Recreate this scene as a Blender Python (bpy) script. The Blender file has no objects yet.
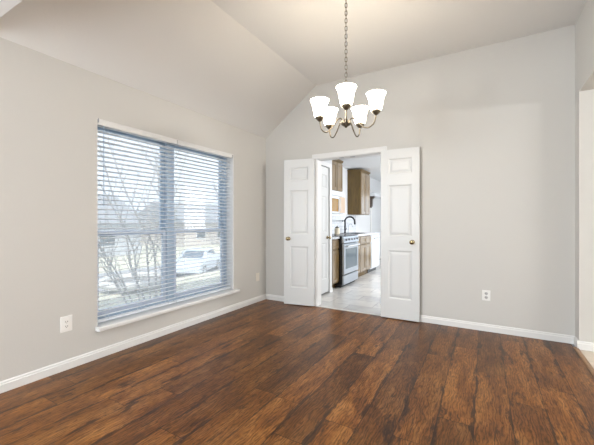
import bpy, bmesh, math, random
from mathutils import Vector, Matrix
SC = bpy.context.scene
C = SC.collection
PI = math.pi
random.seed(7)

# ------------------------------------------------------------------ camera, world, lights, exposure
EYE = Vector((2.875, 0.0, 1.175))
cam = bpy.data.cameras.new('camera')
cam.sensor_width = 36.0
cam.lens = 324.0 / 594.0 * 36.0
cam.shift_y = -1.0 / 594.0
cam.clip_start = 0.05
cam.clip_end = 300
cam_ob = bpy.data.objects.new('camera', cam)
cam_ob.location = EYE
cam_ob.rotation_euler = (PI / 2, 0, math.radians(30))
C.objects.link(cam_ob)
SC.camera = cam_ob

world = bpy.data.worlds.new('world')
SC.world = world
world.use_nodes = True
wb = world.node_tree.nodes['Background']
wb.inputs[0].default_value = (0.80, 0.89, 1.0, 1)
wb.inputs[1].default_value = 1.3

SC.view_settings.view_transform = 'Standard'
SC.view_settings.look = 'None'
SC.view_settings.gamma = 1
SC.view_settings.use_curve_mapping = False
SC.view_settings.exposure = 0.40


def lamp(name, kind, loc, energy, color=(1, 1, 1), rot=(0, 0, 0), size=None, size_y=None, **kw):
    d = bpy.data.lights.new(name, kind)
    d.energy = energy
    d.color = color
    if kind == 'AREA':
        d.shape = 'RECTANGLE' if size_y else 'SQUARE'
        d.size = size
        if size_y:
            d.size_y = size_y
    for k, v in kw.items():
        setattr(d, k, v)
    o = bpy.data.objects.new(name, d)
    o.location = loc
    o.rotation_euler = rot
    C.objects.link(o)
    return o


# the sun stands behind the house, so it lights the garden and not the room
lamp('sun', 'SUN', (8, -4, 12), 4.2, (1.0, 0.96, 0.9), (math.radians(20), math.radians(38), 0), angle=math.radians(2))
# added fill lamps behind the camera, in entry and kitchen; kitchen ceiling lamp
lamp('rear_room_fill', 'AREA', (2.0, -2.9, 1.35), 45, (0.84, 0.925, 1.0), (math.radians(93), 0, 0), 3.4, 1.9)  # added area lamp, stands in for unseen windows behind the camera
lamp('rear_side_fill', 'AREA', (0.06, -1.5, 1.45), 270, (0.86, 0.935, 1.0), (0, math.radians(-90), math.radians(14)), 1.5, 2.0)  # added area lamp on a solid wall, brightens the right-hand header
lamp('entry_high_fill', 'AREA', (7.15, 2.75, 2.22), 100, (1.0, 0.97, 0.92), (0, math.radians(90), 0), 0.36, 1.9)  # added area lamp, set high so the header keeps it off the slope
lamp('kitchen_ceiling_lamp', 'AREA', (1.9, 6.6, 2.40), 26, (1.0, 0.98, 0.96), (0, 0, 0), 1.0, 3.0)
lamp('kitchen_side_fill', 'AREA', (3.6, 7.2, 1.5), 84, (0.94, 0.97, 1.0), (0, math.radians(90), 0), 1.2, 2.6)  # added area lamp, lights the cabinet fronts from the side


# ------------------------------------------------------------------ materials
def principled(name, col, rough=0.5, metal=0.0, spec=0.5, **kw):
    m = bpy.data.materials.new(name)
    m.use_nodes = True
    b = m.node_tree.nodes['Principled BSDF']
    b.inputs['Base Color'].default_value = (*col, 1)
    b.inputs['Roughness'].default_value = rough
    b.inputs['Metallic'].default_value = metal
    b.inputs['Specular IOR Level'].default_value = spec
    for k, v in kw.items():
        b.inputs[k].default_value = v
    return m


def N(m, t, **kw):
    n = m.node_tree.nodes.new(t)
    for k, v in kw.items():
        setattr(n, k, v)
    return n


def bsdf(m):
    return m.node_tree.nodes['Principled BSDF']


def L(m, a, b):
    m.node_tree.links.new(a, b)


def math_node(m, op, a, b=None, c=None):
    n = N(m, 'ShaderNodeMath', operation=op)
    for i, v in enumerate((a, b, c)):
        if v is None:
            continue
        if isinstance(v, (int, float)):
            n.inputs[i].default_value = v
        else:
            L(m, v, n.inputs[i])
    return n.outputs[0]


def ramp(m, fac, stops, interp='LINEAR'):
    r = N(m, 'ShaderNodeValToRGB')
    r.color_ramp.interpolation = interp
    e = r.color_ramp.elements
    while len(e) < len(stops):
        e.new(0.5)
    for i, (p, c) in enumerate(stops):
        e[i].position = p
        e[i].color = (*c, 1)
    L(m, fac, r.inputs[0])
    return r.outputs[0]


def mix(m, fac, a, b, blend='MIX'):
    n = N(m, 'ShaderNodeMix', data_type='RGBA', blend_type=blend)
    if isinstance(fac, (int, float)):
        n.inputs[0].default_value = fac
    else:
        L(m, fac, n.inputs[0])
    for v, s in ((a, n.inputs[6]), (b, n.inputs[7])):
        if isinstance(v, tuple):
            s.default_value = (*v, 1)
        else:
            L(m, v, s)
    return n.outputs[2]


def bump(m, h, strength, dist=0.01):
    n = N(m, 'ShaderNodeBump')
    n.inputs['Strength'].default_value = strength
    n.inputs['Distance'].default_value = dist
    L(m, h, n.inputs['Height'])
    L(m, n.outputs[0], bsdf(m).inputs['Normal'])


def coords(m):
    t = N(m, 'ShaderNodeTexCoord')
    return t.outputs['Object']


def noise(m, vec, scale, detail=4, rough=0.55, dist=0.0):
    n = N(m, 'ShaderNodeTexNoise')
    n.inputs['Scale'].default_value = scale
    n.inputs['Detail'].default_value = detail
    n.inputs['Roughness'].default_value = rough
    n.inputs['Distortion'].default_value = dist
    L(m, vec, n.inputs['Vector'])
    return n.outputs['Fac']


def textured_paint(name, col, rough=0.75, bump_s=0.12, scale=70):
    m = principled(name, col, rough, spec=0.25)
    h = noise(m, coords(m), scale, 3)
    bump(m, h, bump_s, 0.004)
    return m


def wood_floor():
    m = principled('hickory_laminate', (0.12, 0.05, 0.02), 0.3, spec=0.26)
    co = coords(m)
    sep = N(m, 'ShaderNodeSeparateXYZ')
    L(m, co, sep.inputs[0])
    W, LEN = 0.193, 1.28
    px = math_node(m, 'DIVIDE', math_node(m, 'ADD', sep.outputs[0], 0.07), W)
    row = math_node(m, 'FLOOR', px)
    fx = math_node(m, 'FRACT', px)
    wn = N(m, 'ShaderNodeTexWhiteNoise', noise_dimensions='1D')
    L(m, row, wn.inputs['W'])
    py = math_node(m, 'ADD', math_node(m, 'DIVIDE', sep.outputs[1], LEN), math_node(m, 'MULTIPLY', wn.outputs['Value'], 7.0))
    cell = math_node(m, 'FLOOR', py)
    fy = math_node(m, 'FRACT', py)
    comb = N(m, 'ShaderNodeCombineXYZ')
    L(m, row, comb.inputs[0])
    L(m, cell, comb.inputs[1])
    wn2 = N(m, 'ShaderNodeTexWhiteNoise', noise_dimensions='2D')
    L(m, comb.outputs[0], wn2.inputs['Vector'])
    rnd = wn2.outputs['Value']
    # grain coordinates: stretched along the plank, shifted per plank
    gv = N(m, 'ShaderNodeCombineXYZ')
    L(m, math_node(m, 'ADD', sep.outputs[0], math_node(m, 'MULTIPLY', rnd, 17.0)), gv.inputs[0])
    L(m, math_node(m, 'ADD', math_node(m, 'MULTIPLY', sep.outputs[1], 0.22), math_node(m, 'MULTIPLY', rnd, 31.0)), gv.inputs[1])
    g = gv.outputs[0]
    broad = noise(m, g, 9.0, 4, 0.6, 0.6)
    fine = noise(m, g, 75.0, 6, 0.78, 0.8)
    # cathedral grain lines
    wv = N(m, 'ShaderNodeTexWave', wave_type='BANDS', bands_direction='X')
    wv.inputs['Scale'].default_value = 17.0
    wv.inputs['Distortion'].default_value = 14.0
    wv.inputs['Detail'].default_value = 3.0
    wv.inputs['Detail Scale'].default_value = 1.6
    L(m, g, wv.inputs['Vector'])
    base = ramp(m, broad, [(0.28, (0.086, 0.030, 0.007)), (0.48, (0.168, 0.063, 0.013)), (0.72, (0.285, 0.127, 0.034))])
    tone = ramp(m, rnd, [(0.0, (0.62, 0.60, 0.60)), (0.5, (0.95, 0.93, 0.92)), (1.0, (1.30, 1.30, 1.30))])
    col = mix(m, 1.0, base, tone, 'MULTIPLY')
    col = mix(m, 0.75, col, ramp(m, wv.outputs['Fac'], [(0.0, (0.42, 0.38, 0.35)), (0.30, (0.95, 0.95, 0.95)), (1.0, (1.28, 1.28, 1.28))]), 'MULTIPLY')
    col = mix(m, 0.85, col, ramp(m, fine, [(0.34, (0.45, 0.42, 0.40)), (0.52, (1.0, 1.0, 1.0)), (0.66, (1.35, 1.35, 1.35))]), 'MULTIPLY')
    ex_ = math_node(m, 'MINIMUM', fx, math_node(m, 'SUBTRACT', 1.0, fx))
    # dark knots and scraped smudges
    kv = N(m, 'ShaderNodeCombineXYZ')
    L(m, math_node(m, 'ADD', sep.outputs[0], math_node(m, 'MULTIPLY', rnd, 5.0)), kv.inputs[0])
    L(m, math_node(m, 'ADD', math_node(m, 'MULTIPLY', sep.outputs[1], 0.20), math_node(m, 'MULTIPLY', rnd, 9.0)), kv.inputs[1])
    kn = noise(m, kv.outputs[0], 13.0, 8, 0.74, 0.5)
    # scraped, burnished plank edges gather more of the dark stain
    edge = ramp(m, ex_, [(0.0, (0.105, 0.105, 0.105)), (0.16, (0, 0, 0))])
    kn = math_node(m, 'ADD', kn, edge)
    kf = ramp(m, kn, [(0.575, (0, 0, 0)), (0.63, (0.80, 0.80, 0.80))])
    col = mix(m, kf, col, (0.020, 0.009, 0.006))
    # seams
    ex = math_node(m, 'MINIMUM', fx, math_node(m, 'SUBTRACT', 1.0, fx))
    ey = math_node(m, 'MINIMUM', fy, math_node(m, 'SUBTRACT', 1.0, fy))
    sx = math_node(m, 'LESS_THAN', ex, 0.010)
    sy = math_node(m, 'LESS_THAN', ey, 0.0016)
    seam = math_node(m, 'MAXIMUM', sx, sy)
    col = mix(m, math_node(m, 'MULTIPLY', seam, 0.75), col, (0.016, 0.007, 0.004))
    L(m, col, bsdf(m).inputs['Base Color'])
    rg = ramp(m, fine, [(0.2, (0.36, 0.36, 0.36)), (0.8, (0.28, 0.28, 0.28))])
    L(m, rg, bsdf(m).inputs['Roughness'])
    hh = math_node(m, 'SUBTRACT', math_node(m, 'MULTIPLY', fine, 0.5), seam)
    bump(m, hh, 0.06, 0.0015)
    return m


def tile_floor(name, c1, c2, grout, sx, sy, rough=0.3):
    m = principled(name, c1, rough, spec=0.5)
    co = coords(m)
    b = N(m, 'ShaderNodeTexBrick')
    b.offset = 0.5
    b.inputs['Scale'].default_value = 1.0
    b.inputs['Brick Width'].default_value = sx
    b.inputs['Row Height'].default_value = sy
    b.inputs['Mortar Size'].default_value = 0.006
    b.inputs['Color1'].default_value = (*c1, 1)
    b.inputs['Color2'].default_value = (*c2, 1)
    b.inputs['Mortar'].default_value = (*grout, 1)
    L(m, co, b.inputs['Vector'])
    n = noise(m, co, 5, 5, 0.6, 0.8)
    col = mix(m, 1.0, b.outputs['Color'], ramp(m, n, [(0.3, (0.86, 0.86, 0.87)), (0.7, (1.08, 1.07, 1.05))]), 'MULTIPLY')
    L(m, col, bsdf(m).inputs['Base Color'])
    return m


def cabinet_wood(name, dark, light, rough=0.28):
    m = principled(name, light, rough, spec=0.6)
    co = coords(m)
    mp = N(m, 'ShaderNodeMapping')
    mp.inputs['Scale'].default_value = (9, 9, 1.1)
    L(m, co, mp.inputs[0])
    n = noise(m, mp.outputs[0], 3.0, 5, 0.6, 0.6)
    L(m, ramp(m, n, [(0.3, dark), (0.7, light)]), bsdf(m).inputs['Base Color'])
    return m


def glass_mat(name, gloss=0.05, tint=(0.95, 0.97, 0.98), haze=0.0):
    m = bpy.data.materials.new(name)
    m.use_nodes = True
    nt = m.node_tree
    nt.nodes.remove(nt.nodes['Principled BSDF'])
    t = N(m, 'ShaderNodeBsdfTransparent')
    t.inputs[0].default_value = (*tint, 1)
    g = N(m, 'ShaderNodeBsdfGlossy')
    g.inputs['Roughness'].default_value = 0.02
    mx = N(m, 'ShaderNodeMixShader')
    mx.inputs[0].default_value = gloss
    L(m, t.outputs[0], mx.inputs[1])
    L(m, g.outputs[0], mx.inputs[2])
    out = mx.outputs[0]
    if haze:
        tr = N(m, 'ShaderNodeBsdfTranslucent')
        tr.inputs[0].default_value = (0.95, 0.97, 1.0, 1)
        m2 = N(m, 'ShaderNodeMixShader')
        m2.inputs[0].default_value = haze
        L(m, out, m2.inputs[1])
        L(m, tr.outputs[0], m2.inputs[2])
        out = m2.outputs[0]
    L(m, out, nt.nodes['Material Output'].inputs[0])
    return m


M = {}
M['wall'] = textured_paint('greige_wall_paint', (0.598, 0.584, 0.556))
M['ceil'] = textured_paint('pale_ceiling_paint', (0.73, 0.725, 0.71), 0.85, 0.14, 55)
M['kwall'] = textured_paint('white_kitchen_paint', (0.66, 0.67, 0.68), 0.6, 0.05)
M['trim'] = principled('white_trim_paint', (0.75, 0.745, 0.735), 0.35, spec=0.4)
M['door'] = principled('white_door_paint', (0.68, 0.685, 0.68), 0.35, spec=0.4)
M['floor'] = wood_floor()
M['ktile'] = tile_floor('grey_stone_tile', (0.50, 0.50, 0.50), (0.66, 0.64, 0.61), (0.42, 0.42, 0.42), 0.62, 0.31, 0.25)
M['etile'] = tile_floor('beige_entry_tile', (0.60, 0.53, 0.44), (0.64, 0.57, 0.48), (0.5, 0.45, 0.38), 0.45, 0.45, 0.4)
M['strip'] = cabinet_wood('oak_threshold_wood', (0.20, 0.10, 0.04), (0.34, 0.18, 0.08), 0.35)
M['blind'] = principled('white_blind_slats', (0.93, 0.94, 0.95), 0.45, spec=0.3)
_m = M['blind']
_t = N(_m, 'ShaderNodeBsdfTranslucent')
_t.inputs[0].default_value = (0.92, 0.95, 1.0, 1)
_x = N(_m, 'ShaderNodeMixShader')
_x.inputs[0].default_value = 0.45
L(_m, bsdf(_m).outputs[0], _x.inputs[1])
L(_m, _t.outputs[0], _x.inputs[2])
L(_m, _x.outputs[0], _m.node_tree.nodes['Material Output'].inputs[0])
M['valance'] = principled('white_valance', (0.74, 0.735, 0.72), 0.4, spec=0.3)
M['cord'] = principled('pale_cord', (0.6, 0.64, 0.68), 0.8)
M['wframe'] = principled('backlit_window_frame', (0.34, 0.43, 0.54), 0.4)  # frame seen against the light; its shade is put into the colour
M['glass'] = glass_mat('window_glass')
M['hazed'] = glass_mat('hazed_window_glass', haze=0.18)  # translucent share adds the glare haze of the bright outdoor view
M['nickel'] = principled('aged_nickel', (0.17, 0.145, 0.105), 0.3, 0.9)
M['brass'] = principled('brass_knob', (0.42, 0.34, 0.20), 0.25, 1.0)
M['plate'] = principled('white_outlet_plastic', (0.83, 0.82, 0.80), 0.35)
M['slot'] = principled('outlet_slot_dark', (0.05, 0.05, 0.05), 0.6)
M['receptacle'] = principled('pale_grey_receptacle', (0.52, 0.51, 0.50), 0.4)
M['tanpanel'] = principled('tan_panel', (0.50, 0.37, 0.26), 0.35)
M['sash'] = principled('pale_backlit_sash', (0.48, 0.54, 0.64), 0.4)  # lower sash: the same backlit shade in its colour, a step paler
M['almond'] = principled('almond_cover_plastic', (0.74, 0.69, 0.61), 0.4)
M['cab'] = cabinet_wood('honey_cabinet_wood', (0.080, 0.046, 0.008), (0.165, 0.098, 0.018), 0.45)
M['cabfront'] = cabinet_wood('honey_cabinet_front_wood', (0.13, 0.075, 0.016), (0.24, 0.145, 0.04))
for _k in ('Coat Weight', 'Coat Roughness', 'Coat IOR'):
    bsdf(M['cabfront']).inputs[_k].default_value = {'Coat Weight': 1.0, 'Coat Roughness': 0.12, 'Coat IOR': 1.7}[_k]
M['counter'] = principled('pale_stone_counter', (0.62, 0.63, 0.66), 0.15)
_n = noise(M['counter'], coords(M['counter']), 60, 4)
L(M['counter'], ramp(M['counter'], _n, [(0.35, (0.30, 0.31, 0.34)), (0.6, (0.74, 0.75, 0.78))]), bsdf(M['counter']).inputs['Base Color'])
M['steel'] = principled('stainless_steel', (0.52, 0.56, 0.61), 0.3, 0.85)
M['black'] = principled('black_enamel', (0.012, 0.012, 0.014), 0.25)
M['matblack'] = principled('black_faucet_metal', (0.012, 0.012, 0.014), 0.45)
M['oven'] = principled('oven_glass', (0.10, 0.13, 0.15), 0.08)
M['white'] = principled('white_enamel', (0.68, 0.70, 0.73), 0.25)
M['grey'] = principled('grey_plastic', (0.30, 0.32, 0.35), 0.4)
M['amber'] = principled('amber_reflection_glass', (0.30, 0.16, 0.02), 0.15)  # golden reflection put into the colour of the dark microwave window
M['splash'] = tile_floor('white_wall_tile', (0.62, 0.65, 0.68), (0.70, 0.72, 0.75), (0.50, 0.53, 0.56), 0.15, 0.075, 0.2)
M['ceramic'] = principled('cream_ceramic', (0.70, 0.62, 0.48), 0.3)
M['darkwood'] = cabinet_wood('dark_brown_wood', (0.03, 0.018, 0.01), (0.07, 0.045, 0.03))
M['bark'] = principled('grey_brown_bark', (0.30, 0.28, 0.27), 0.9)
M['asphalt'] = principled('asphalt', (0.28, 0.28, 0.29), 0.9)
M['concrete'] = principled('pale_concrete', (0.55, 0.54, 0.52), 0.9)
M['stone'] = principled('pale_edging_stone', (0.55, 0.54, 0.52), 0.85)
M['lawn'] = principled('dormant_lawn', (0.5, 0.48, 0.38), 1.0, spec=0.1)
_n = noise(M['lawn'], coords(M['lawn']), 3, 8, 0.7)
L(M['lawn'], ramp(M['lawn'], _n, [(0.3, (0.36, 0.36, 0.27)), (0.65, (0.60, 0.57, 0.46))]), bsdf(M['lawn']).inputs['Base Color'])
M['siding'] = principled('grey_siding', (0.42, 0.44, 0.47), 0.8)
M['brickp'] = principled('pale_brick', (0.52, 0.47, 0.43), 0.85)
M['roof'] = principled('grey_shingles', (0.22, 0.23, 0.25), 0.9)
M['pane'] = principled('dark_house_pane', (0.07, 0.09, 0.11), 0.1)
M['carpaint'] = principled('silver_car_paint', (0.55, 0.60, 0.66), 0.25, 0.3)
M['carglass'] = principled('car_glass', (0.06, 0.09, 0.13), 0.08)
M['tyre'] = principled('tyre_rubber', (0.025, 0.025, 0.027), 0.8)
M['hedge'] = principled('evergreen_leaves', (0.10, 0.14, 0.09), 0.9)

ms = bpy.data.materials.new('lit_opal_glass')
ms.use_nodes = True
_b = bsdf(ms)
_b.inputs['Base Color'].default_value = (0.9, 0.87, 0.8, 1)
_b.inputs['Roughness'].default_value = 0.3
_b.inputs['Emission Color'].default_value = (1.0, 0.89, 0.74, 1)
_b.inputs['Emission Strength'].default_value = 13.0
M['opal'] = ms


# ------------------------------------------------------------------ helpers
def tag(o, label=None, cat=None, group=None, kind=None):
    if label:
        o['label'] = label
    if cat:
        o['category'] = cat
    if group:
        o['group'] = group
    if kind:
        o['kind'] = kind
    return o


def obj(name, bm, mat, parent=None, loc=None, rot=None, smooth=False, bevel=0.0):
    bmesh.ops.recalc_face_normals(bm, faces=bm.faces[:])
    me = bpy.data.meshes.new(name)
    bm.to_mesh(me)
    bm.free()
    me.materials.append(mat)
    if smooth:
        for p in me.polygons:
            p.use_smooth = True
    o = bpy.data.objects.new(name, me)
    C.objects.link(o)
    if parent:
        o.parent = parent
    if loc:
        o.location = loc
    if rot:
        o.rotation_euler = rot
    if bevel:
        b = o.modifiers.new('bevel', 'BEVEL')
        b.width = bevel
        b.segments = 2
        b.limit_method = 'ANGLE'
    return o


def empty(name, loc=(0, 0, 0), rotz=0.0, label=None, cat=None, group=None, kind=None):
    o = bpy.data.objects.new(name, None)
    o.empty_display_size = 0.1
    o.location = loc
    o.rotation_euler = (0, 0, rotz)
    C.objects.link(o)
    return tag(o, label, cat, group, kind)


def struct(name, bm, mat, bevel=0.0, **kw):
    o = obj(name, bm, mat, bevel=bevel, **kw)
    o['kind'] = 'structure'
    return o


def copy_tree(o, parent=None):
    c = o.copy()
    C.objects.link(c)
    if parent:
        c.parent = parent
    for ch in list(o.children):
        copy_tree(ch, c)
    return c


def box(x0, x1, y0, y1, z0, z1, bm=None):
    bm = bm or bmesh.new()
    v = [bm.verts.new(p) for p in ((x0, y0, z0), (x1, y0, z0), (x1, y1, z0), (x0, y1, z0),
                                   (x0, y0, z1), (x1, y0, z1), (x1, y1, z1), (x0, y1, z1))]
    for f in ((0, 3, 2, 1), (4, 5, 6, 7), (0, 1, 5, 4), (1, 2, 6, 5), (2, 3, 7, 6), (3, 0, 4, 7)):
        bm.faces.new([v[i] for i in f])
    return bm


def prism(pts, vec, bm=None):
    """closed polygon of 3D points extruded along vec"""
    bm = bm or bmesh.new()
    vec = Vector(vec)
    a = [bm.verts.new(p) for p in pts]
    b = [bm.verts.new(Vector(p) + vec) for p in pts]
    bm.faces.new(a)
    bm.faces.new(list(reversed(b)))
    n = len(a)
    for i in range(n):
        bm.faces.new((a[i], b[i], b[(i + 1) % n], a[(i + 1) % n]))
    return bm


def wall_grid(us, vs, holes, mapf):
    """slab with rectangular holes; us, vs sorted cuts; mapf(u, v, side) -> point; holes in index cells"""
    bm = bmesh.new()
    vv = {}

    def V(i, j, s):
        k = (i, j, s)
        if k not in vv:
            vv[k] = bm.verts.new(mapf(us[i], vs[j], s))
        return vv[k]
    nu, nv = len(us) - 1, len(vs) - 1
    solid = lambda i, j: 0 <= i < nu and 0 <= j < nv and (i, j) not in holes
    for i in range(nu):
        for j in range(nv):
            if not solid(i, j):
                continue
            for s in (0, 1):
                bm.faces.new((V(i, j, s), V(i + 1, j, s), V(i + 1, j + 1, s), V(i, j + 1, s)))
            if not solid(i - 1, j):
                bm.faces.new((V(i, j, 0), V(i, j + 1, 0), V(i, j + 1, 1), V(i, j, 1)))
            if not solid(i + 1, j):
                bm.faces.new((V(i + 1, j, 0), V(i + 1, j + 1, 0), V(i + 1, j + 1, 1), V(i + 1, j, 1)))
            if not solid(i, j - 1):
                bm.faces.new((V(i, j, 0), V(i + 1, j, 0), V(i + 1, j, 1), V(i, j, 1)))
            if not solid(i, j + 1):
                bm.faces.new((V(i, j + 1, 0), V(i + 1, j + 1, 0), V(i + 1, j + 1, 1), V(i, j + 1, 1)))
    return bm


def lathe(profile, seg=32, bm=None, center=(0, 0, 0)):
    bm = bm or bmesh.new()
    c = Vector(center)
    rings = []
    for r, z in profile:
        if r < 1e-5:
            rings.append([bm.verts.new(c + Vector((0, 0, z)))])
        else:
            rings.append([bm.verts.new(c + Vector((r * math.cos(2 * PI * k / seg), r * math.sin(2 * PI * k / seg), z))) for k in range(seg)])
    for a, b in zip(rings[:-1], rings[1:]):
        for k in range(seg):
            k2 = (k + 1) % seg
            if len(a) == 1 and len(b) == 1:
                continue
            if len(a) == 1:
                bm.faces.new((a[0], b[k], b[k2]))
            elif len(b) == 1:
                bm.faces.new((a[k], a[k2], b[0]))
            else:
                bm.faces.new((a[k], a[k2], b[k2], b[k]))
    return bm


def smooth_path(pts, n=6):
    """Catmull-Rom through pts"""
    P = [Vector(p) for p in pts]
    P = [2 * P[0] - P[1]] + P + [2 * P[-1] - P[-2]]
    out = []
    for i in range(1, len(P) - 2):
        for k in range(n):
            t = k / n
            a, b, c, d = P[i - 1], P[i], P[i + 1], P[i + 2]
            out.append(0.5 * ((2 * b) + (c - a) * t + (2 * a - 5 * b + 4 * c - d) * t * t + (3 * b - a - 3 * c + d) * t ** 3))
    out.append(P[-2])
    return out


def tube(pts, r, seg=10, closed=False, bm=None, caps=True):
    bm = bm or bmesh.new()
    P = [Vector(p) for p in pts]
    n = len(P)
    rr = r if isinstance(r, (list, tuple)) else [r] * n
    rings = []
    up = None
    for i in range(n):
        if closed:
            t = (P[(i + 1) % n] - P[i - 1]).normalized()
        else:
            t = (P[min(i + 1, n - 1)] - P[max(i - 1, 0)]).normalized()
        if up is None:
            up = Vector((0, 0, 1)) if abs(t.z) < 0.9 else Vector((1, 0, 0))
        u = (up - t * up.dot(t)).normalized()
        up = u
        w = t.cross(u)
        rings.append([bm.verts.new(P[i] + rr[i] * (u * math.cos(2 * PI * k / seg) + w * math.sin(2 * PI * k / seg))) for k in range(seg)])
    m = n if closed else n - 1
    for i in range(m):
        a, b = rings[i], rings[(i + 1) % n]
        for k in range(seg):
            bm.faces.new((a[k], a[(k + 1) % seg], b[(k + 1) % seg], b[k]))
    if caps and not closed:
        bm.faces.new(list(reversed(rings[0])))
        bm.faces.new(rings[-1])
    return bm


def panel_slab(w, h, t, panels, recess=0.007, mould=0.016, field=0.028, raised=0.004):
    """door slab: x 0..w, y 0 (front) .. t (back), z 0..h, with moulded panels (x0,x1,z0,z1) on both faces"""
    xs = sorted({0.0, w, *[p[0] for p in panels], *[p[1] for p in panels]})
    zs = sorted({0.0, h, *[p[2] for p in panels], *[p[3] for p in panels]})
    bm = bmesh.new()
    for side in (0, 1):
        Y = (lambda d: d) if side == 0 else (lambda d: t - d)
        vv = {}

        def V(x, z, d=0.0):
            k = (round(x, 5), round(z, 5), round(d, 5))
            if k not in vv:
                vv[k] = bm.verts.new((x, Y(d), z))
            return vv[k]

        for i in range(len(xs) - 1):
            for j in range(len(zs) - 1):
                x0, x1, z0, z1 = xs[i], xs[i + 1], zs[j], zs[j + 1]
                if any(p[0] <= x0 + 1e-6 and p[1] >= x1 - 1e-6 and p[2] <= z0 + 1e-6 and p[3] >= z1 - 1e-6 for p in panels):
                    continue
                bm.faces.new((V(x0, z0), V(x1, z0), V(x1, z1), V(x0, z1)))
        for (x0, x1, z0, z1) in panels:
            rings = []
            for ins, d in ((0, 0), (mould, recess), (mould + 0.006, recess), (mould + field, recess - raised)):
                if ins == 0:
                    loop = [V(x, z0) for x in xs if x0 <= x <= x1] + [V(x1, z) for z in zs if z0 < z <= z1] \
                        + [V(x, z1) for x in reversed(xs) if x0 <= x < x1] + [V(x0, z) for z in reversed(zs) if z0 < z < z1]
                    corner = [V(x0, z0), V(x1, z0), V(x1, z1), V(x0, z1)]
                    rings.append(corner)
                else:
                    rings.append([V(x0 + ins, z0 + ins, d), V(x1 - ins, z0 + ins, d), V(x1 - ins, z1 - ins, d), V(x0 + ins, z1 - ins, d)])
            for a, b in zip(rings[:-1], rings[1:]):
                for k in range(4):
                    bm.faces.new((a[k], a[(k + 1) % 4], b[(k + 1) % 4], b[k]))
            bm.faces.new(rings[-1])
    # edges of the slab
    for p in (((0, 0, 0), (0, t, 0), (0, t, h), (0, 0, h)), ((w, 0, 0), (w, t, 0), (w, t, h), (w, 0, h)),
              ((0, 0, 0), (w, 0, 0), (w, t, 0), (0, t, 0)), ((0, 0, h), (w, 0, h), (w, t, h), (0, t, h))):
        bm.faces.new([bm.verts.new(q) for q in p])
    bmesh.ops.remove_doubles(bm, verts=bm.verts[:], dist=1e-5)
    return bm


# ------------------------------------------------------------------ room shell
RW, BY = 3.633, 4.028          # room width, back wall
CZ, TZ, FX = 2.44, 3.065, 0.852  # wall height, tray height, fold
struct('floor', box(0, RW - 0.035, -3.2, BY - 0.0, -0.06, 0), M['floor'])
struct('floor_kitchen', box(0, RW, BY, 10.6, -0.06, 0), M['ktile'])
struct('floor_entry', box(RW - 0.005, 7.2, -3.2, 4.1, -0.06, -0.002), M['etile'])
struct('trim_1', prism([(RW - 0.04, -0.5, 0), (RW - 0.04, -0.5, 0.004), (RW - 0.03, -0.5, 0.010), (RW - 0.008, -0.5, 0.010), (RW + 0.002, -0.5, 0.0)], (0, BY - 0.125 + 0.5, 0)), M['strip'])

# left wall with the double window opening
WY0, WY1, WZ0, WZ1 = 1.548, 3.300, 0.262, 2.063
struct('wall_left', wall_grid([-3.4, WY0, WY1, 10.8], [-0.3, WZ0, WZ1, 3.25], {(1, 1)}, lambda u, v, s: (0.0 if s == 0 else -0.2, u, v)), M['wall'])
# back wall with the doorway
OX0, OX1, OZ = 0.855, 1.792, 2.05
struct('wall_back', prism([(0, BY, 0), (0, BY, CZ), (FX, BY, TZ), (RW, BY, TZ), (RW, BY, 0), (OX1, BY, 0), (OX1, BY, OZ), (OX0, BY, OZ), (OX0, BY, 0)], (0, 0.12, 0)), M['wall'])
# right wall: stub, header and wide cased opening
JY, HZ = 3.885, 2.372
struct('wall_right', wall_grid([-3.4, -0.4, JY, BY + 0.12], [0, HZ, 3.25], {(1, 0)}, lambda u, v, s: (RW if s == 0 else RW + 0.2, u, v)), M['wall'])
struct('wall_entry', box(RW + 0.2, 7.2, JY, BY + 0.12, 0, 2.6), M['wall'])
struct('wall_entry_far', box(7.2, 7.3, -3.4, BY + 0.12, 0, 2.6), M['wall'])
struct('wall_front', box(0, 7.2, -3.4, -3.2, 0, 2.6), M['wall'])
# ceilings
HY0, HY1 = 0.82, 1.222
up = (0, 0, 0.05)
struct('ceiling', prism([(FX, HY1, TZ), (RW, HY1, TZ), (RW, BY, TZ), (FX, BY, TZ)], up), M['ceil'])
struct('ceiling_slope', prism([(0, HY0, CZ), (FX, HY1, TZ), (FX, BY, TZ), (0, BY, CZ)], up), M['ceil'])
struct('ceiling_hip', prism([(0, HY0, CZ), (RW, HY0, CZ), (RW, HY1, TZ), (FX, HY1, TZ)], up), M['ceil'])
struct('ceiling_hall', box(0, RW, -3.2, HY0, CZ, CZ + 0.05), M['ceil'])
struct('ceiling_entry', box(RW + 0.2, 7.2, -3.2, JY, 2.46, 2.51), M['ceil'])
struct('ceiling_kitchen', box(0, RW, BY + 0.12, 10.6, CZ, CZ + 0.05), M['kwall'])
struct('wall_kitchen_right', box(RW, RW + 0.1, BY + 0.12, 10.6, 0, 2.6), M['kwall'])
struct('wall_kitchen_left', box(0.0, 0.028, BY + 0.12, 10.6, 0, CZ), M['kwall'])
struct('wall_kitchen_front', prism([(0.03, BY + 0.121, 0), (0.03, BY + 0.121, CZ), (RW, BY + 0.121, CZ), (RW, BY + 0.121, 0), (OX1, BY + 0.121, 0), (OX1, BY + 0.121, OZ), (OX0, BY + 0.121, OZ), (OX0, BY + 0.121, 0)], (0, 0.012, 0)), M['kwall'])
struct('wall_kitchen_far', wall_grid([0.03, 0.9, 3.1, RW], [0, 2.1, CZ], {(1, 0)}, lambda u, v, s: (u, 10.6 if s == 0 else 10.75, v)), M['kwall'])
struct('roof', box(-0.7, 7.4, -3.6, 10.9, 3.27, 3.4), M['roof'])  # unseen slab, added to keep the sun out of the rooms

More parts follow.
